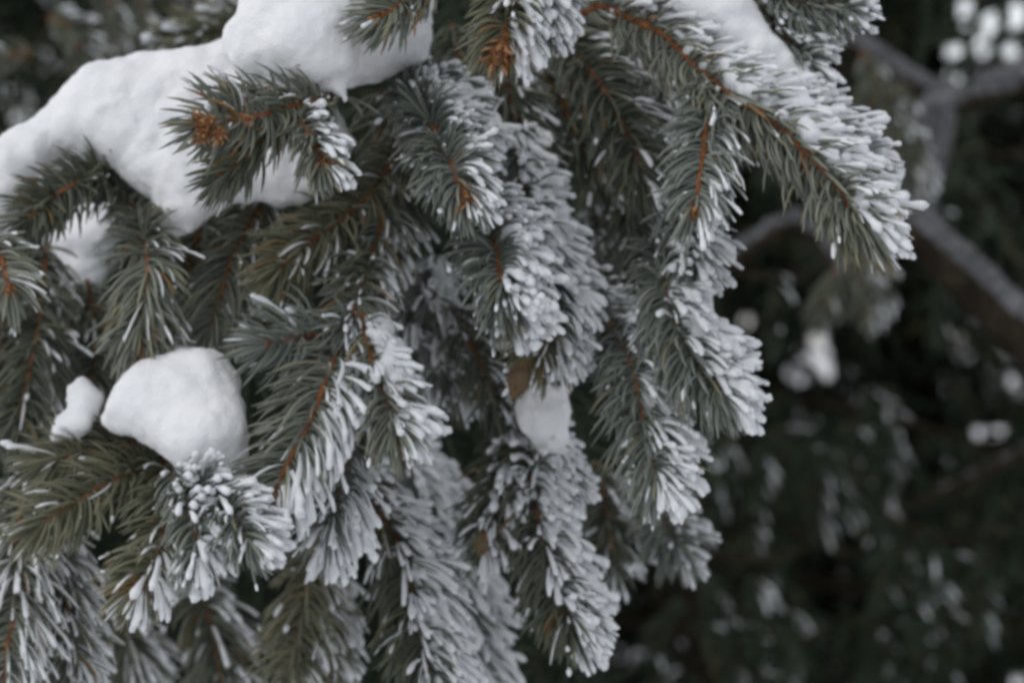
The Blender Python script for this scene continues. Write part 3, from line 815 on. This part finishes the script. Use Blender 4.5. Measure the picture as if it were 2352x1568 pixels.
# 23 dim right
b = branch(1480, 1120, 1.14, "dim grey twig hanging below the right of centre twig's white end")
shoot(b, [(1490, 1110, 1.16), (1520, 1180, 1.15), (1540, 1225, 1.14), (1552, 1255, 1.13)], 1.14, 105, 1.0, 0.55, .9, dots=.08, mat=M_BLUE, r0=4, part=.8, thr=-.3)
shoot(b, [(1370, 1060, 1.18), (1390, 1150, 1.17), (1400, 1230, 1.16), (1400, 1290, 1.16)], 1.17, 105, .8, 0.5, .9, dots=.08, mat=M_DARK, r0=4, part=.8, thr=-.2)

# 24 olive bough with frost behind the snow cap
b = branch(520, 40, 1.3, "blurred olive bough with a white frost spot left of the round snow cap")
shoot(b, [(640, 20, 1.3), (560, 55, 1.28), (480, 80, 1.27), (410, 100, 1.26)], 1.28, 95, 1.3, 0.1, 1.0, dots=.15, mat=M_OLIVE, r0=5, part=.8)

# shaded inner foliage of the same tree, one mass
def inner_mass():
    r = np.random.default_rng(77)
    B, D = [], []
    poly = np.array([(-300, 250), (300, 380), (560, 470), (800, 250), (1050, -150), (1420, -150), (1560, 120), (1500, 520), (1400, 900), (1360, 1250), (1300, 1700), (-300, 1700)], float)
    for k in range(520):
        while True:
            c = np.array([[-300 + 1900 * r.random(), -150 + 1850 * r.random()]])
            if inside(c, poly)[0] and not (70 < c[0, 0] < 300 and 400 < c[0, 1] < 700): break
        d = 1.28 + 0.5 * r.random()
        c = P(c[0, 0], c[0, 1], d)
        td = unit([0.25 * r.normal(), 0.2 * r.normal(), -1])
        m = 90
        u = r.random(m)[:, None]
        B.append(c + td * (0.07 + .05 * r.random()) * u)
        D.append(unit(td * 0.9 + unit(r.normal(size=(m, 3)))))
    B = np.concatenate(B); D = np.concatenate(D)
    V, q = far_needles(B, D, 0.022, 0.0026, r)
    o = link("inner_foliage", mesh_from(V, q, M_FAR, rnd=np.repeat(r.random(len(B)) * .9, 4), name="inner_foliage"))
    tag(o, "shaded dark green inner needles of the spruce behind the frosted twigs", "foliage", kind='stuff')


inner_mass()

# ------------------------------------------------------------------ dry leaf caught between the twigs
def dry_leaf(px, py, d, L, Wd, ang, label, seed):
    r = np.random.default_rng(seed)
    s = K * d
    n, m = 13, 7
    c, sn = math.cos(ang), math.sin(ang)
    top = []
    for i in range(n):
        u = i / (n - 1)
        w = Wd * (math.sin(math.pi * min(1, u * .93 + .07) ** 1.25) ** 1.15) * 0.58 * (1 + .12 * noise.noise(Vector((u * 7, seed, 1)))) + 0.6
        for j in range(m):
            v = j / (m - 1) * 2 - 1
            x, y = v * w, (u - .5) * L
            y += 4 * noise.noise(Vector((u * 5, v * 3, seed)))
            dep = (v * v * w * 0.7 - 14 * math.sin(u * 2.6) + 7 * noise.noise(Vector((u * 6, v * 4, seed + 3))) + 3.5 * max(0, 1 - abs(v) * 5)) * s
            X = px + x * c - y * sn; Y = py + x * sn + y * c
            p = P(X, Y, d); p[1] += dep
            top.append(p)
    top = np.array(top)
    bot = top + np.array([0, 0.0006, 0])
    V = np.vstack([top, bot]); N = n * m
    q = []
    for i in range(n - 1):
        for j in range(m - 1):
            a_ = i * m + j
            q.append([a_, a_ + 1, a_ + m + 1, a_ + m]); q.append([N + a_, N + a_ + m, N + a_ + m + 1, N + a_ + 1])
    rim = [j for j in range(m)] + [i * m + m - 1 for i in range(1, n)] + [(n - 1) * m + j for j in range(m - 2, -1, -1)] + [i * m for i in range(n - 2, 0, -1)]
    for a_, b_ in zip(rim, rim[1:] + rim[:1]):
        q.append([a_, N + a_, N + b_, b_])
    o = link("dry_leaf", mesh_from(V, np.array(q), M_LEAF, name="dry_leaf"))
    tag(o, label, "leaf", "dry leaves caught in the branches")


dry_leaf(1192, 868, .962, 112, 44, 0.25, "brown dry leaf hanging in the middle between the frosted twigs", 1)
dry_leaf(1106, 1246, 1.005, 72, 30, 0.1, "narrow tan dry leaf at the tip of the left twig below the brown one", 2)

# ------------------------------------------------------------------ snowy limbs in the right background
def limb(pts, d, w0, w1, label, snow_w, snow_off, seed, snow_rng=(0, 1), nball=120):
    W3 = catmull([P(p[0], p[1], p[2] if len(p) > 2 else d) for p in pts], 26)
    r = np.random.default_rng(seed)
    s = K * d
    root = empty("snowy_limb", tuple(W3[0]), label, "limb", "snowy limbs in the right background")
    rad = np.linspace(w0, w1, 26) * s * .5 * (1 + .08 * r.normal(size=26))
    rad[-1] *= .3
    V, q = tubes(W3[None], rad[None], 12, seed)
    link("wood", mesh_from(V, q, M_BARK, name="wood"), root)
    t = snow_rng[0] + (snow_rng[1] - snow_rng[0]) * r.random(nball)
    t = np.array([q for q in t if noise.noise(Vector((q * 9, seed * 2.3, 0))) > -0.6]); nball = len(t)
    i = np.clip((t * 25).astype(int), 0, 25)
    T = unit(np.gradient(W3, axis=0))[i]
    up = np.array([0.45, 0, .9]); perp = unit(up - (T @ up)[:, None] * T)
    C = W3[i] + perp * (rad[i] * .8 + snow_off * s * r.random(nball))[:, None] + T * (r.normal(size=nball) * .01)[:, None]
    link("snow", melt(C, snow_w * s * (.45 + .35 * r.random(nball)), M_DIM_SNOW, .003, 5, .002, seed), root)
    return root


limb([(2440, 900), (2352, 790), (2250, 690), (2160, 600), (2085, 530), (2030, 480)], 1.85, 92, 58, "thick brown limb with a snow strip slanting down to the right edge", 46, 18, 11)
limb([(2480, 135), (2352, 188), (2250, 228), (2170, 255), (2135, 300), (2122, 360), (2105, 430)], 2.05, 46, 40, "grey snow covered limb forking near the upper right corner", 44, 10, 12)
limb([(2170, 240), (2090, 200), (1990, 130), (1900, 80), (1800, 30)], 2.1, 46, 30, "thin snow topped limb behind the end of the top frosted twig", 34, 8, 13)
limb([(2352, 1040), (2250, 1090), (2120, 1150), (2000, 1180)], 2.6, 30, 14, "dark thin limb at lower right under the bright gaps", 10, 3, 14, snow_rng=(0, .6), nball=40)
limb([(1640, 640), (1740, 560), (1820, 520), (1880, 560), (1930, 640)], 2.3, 40, 22, "faint grey twig arching behind the big right branch", 22, 6, 15, nball=60)

# hanging sprays on those limbs
def hanging(root_label, specs):
    b = empty("spruce_bough", tuple(P(*specs[0][0])), root_label, "bough", "blurred boughs in the right background")
    for pts, fr, mt in specs_iter(specs):
        shoot(b, pts, pts[0][2], 60, .55, fr * .5, .7, dots=.03, mat=mt, r0=3, part=.9, coat=.2)


def specs_iter(specs):
    for sp in specs:
        yield sp[1], sp[2], sp[3]


hanging("blurred bough hanging under the fork of the grey limb at upper right", [
    ((2050, 180, 2.0), [(1980, 120, 2.0), (2040, 230, 2.0), (2090, 330, 2.0), (2110, 430, 2.0)], .5, M_DARK),
    ((2050, 180, 2.0), [(2020, 160, 2.02), (2000, 240, 2.02), (2030, 320, 2.02)], .3, M_DARK),
    ((2050, 180, 2.0), [(2070, 190, 2.0), (2060, 300, 2.0), (2080, 380, 2.0)], .4, M_DARK)])
hanging("blurred grey bough hanging below the tip of the big right branch", [
    ((1990, 580, 1.9), [(1960, 560, 1.9), (1975, 640, 1.9), (1990, 720, 1.9)], .5, M_DARK),
    ((1990, 580, 1.9), [(2010, 560, 1.92), (2020, 640, 1.92), (2010, 690, 1.92)], .6, M_DARK),
    ((1990, 580, 1.9), [(1920, 620, 1.9), (1900, 680, 1.9), (1890, 720, 1.9)], .4, M_DARK)])
hanging("blurred grey frosted bough hanging in the dark at the upper left above the snow bank", [
    ((140, 40, 1.75), [(110, 40, 1.75), (150, 60, 1.75), (185, 110, 1.75), (205, 170, 1.75)], 1.6, M_DARK),
    ((140, 40, 1.75), [(250, 0, 1.85), (262, 70, 1.85), (258, 130, 1.85)], .8, M_DARK),
    ((140, 40, 1.75), [(70, 120, 1.7), (20, 130, 1.7), (-20, 160, 1.7)], 1.4, M_DARK),
    ((140, 40, 1.75), [(320, -20, 1.9), (330, 50, 1.9), (318, 110, 1.9)], .6, M_DARK)])
b = empty("spruce_bough", tuple(P(2260, -60, 2.6)), "dark fine twigs criss crossing the bright sky gaps in the upper right corner", "bough", "blurred boughs in the right background")
for pts in ([(2262, -80), (2250, 0), (2234, 80), (2206, 160)], [(2300, -80), (2308, 10), (2300, 80), (2282, 180)], [(2188, -80), (2184, 20), (2166, 90)],
            [(2360, 76), (2310, 84), (2280, 96)], [(2130, -60), (2128, 60), (2110, 150)], [(2226, 74), (2180, 88), (2120, 92)]):
    shoot(b, pts, 2.6, 17, .9, .0, .6, dots=0, mat=M_FAR, r0=3.5, part=.9, coat=0)
DIM = [("dim drooping spruce bough in the dark centre right, left of the elongated bright gap", 1760, 700, 2.2), ("dim drooping spruce bough below the faint arching grey twig", 1800, 960, 2.4),
       ("dim drooping spruce bough under the brown limb near the small glints", 2080, 930, 2.5), ("dim drooping spruce bough in the lower right corner", 2180, 1300, 2.3),
       ("dim drooping spruce bough at the bottom right of centre", 1700, 1350, 2.2), ("dim drooping spruce bough at the bottom, below the thin dark limb", 1960, 1330, 2.6),
       ("dim drooping spruce bough at the right edge above the brown limb", 2260, 420, 2.5)]
for k, (lab, cx, cy, d) in enumerate(DIM):
    r = np.random.default_rng(4000 + k)
    b = empty("spruce_bough", tuple(P(cx, cy, d)), lab, "bough", "blurred boughs in the right background")
    n_ok = 0
    for tr in range(40):
        x0, y0 = cx + 260 * (r.random() - .5), cy + 220 * (r.random() - .5)
        ln = 130 + 130 * r.random(); dx = 60 * r.normal()
        pts = [(x0, y0), (x0 + dx * .8 + 14 * r.normal(), y0 + ln * .35), (x0 + dx * 1.1, y0 + ln)]
        w = np.array([P(x_, y_, d) for x_, y_ in catmull(np.array(pts), 8)])
        if not gap_free(w, 62).all(): continue
        shoot(b, pts, d, 40 + 30 * r.random(), .18 + .16 * r.random(), .02, .6, dots=.0, mat=M_FAR, r0=3.5, part=.9, thr=.15, coat=.28, open_=1.1)
        n_ok += 1
        if n_ok == 6: break
    V = limb_pts = catmull(np.array([P(cx - 150, cy - 120, d + .02), P(cx, cy - 60, d + .02), P(cx + 150, cy - 90, d + .03)]), 12)
    if gap_free(V, 20).all():
        V, q = tubes(V[None], np.linspace(9, 5, 12)[None] * K * d, 8, k)
        link("stem", mesh_from(V, q, M_BARK, name="stem"), b)
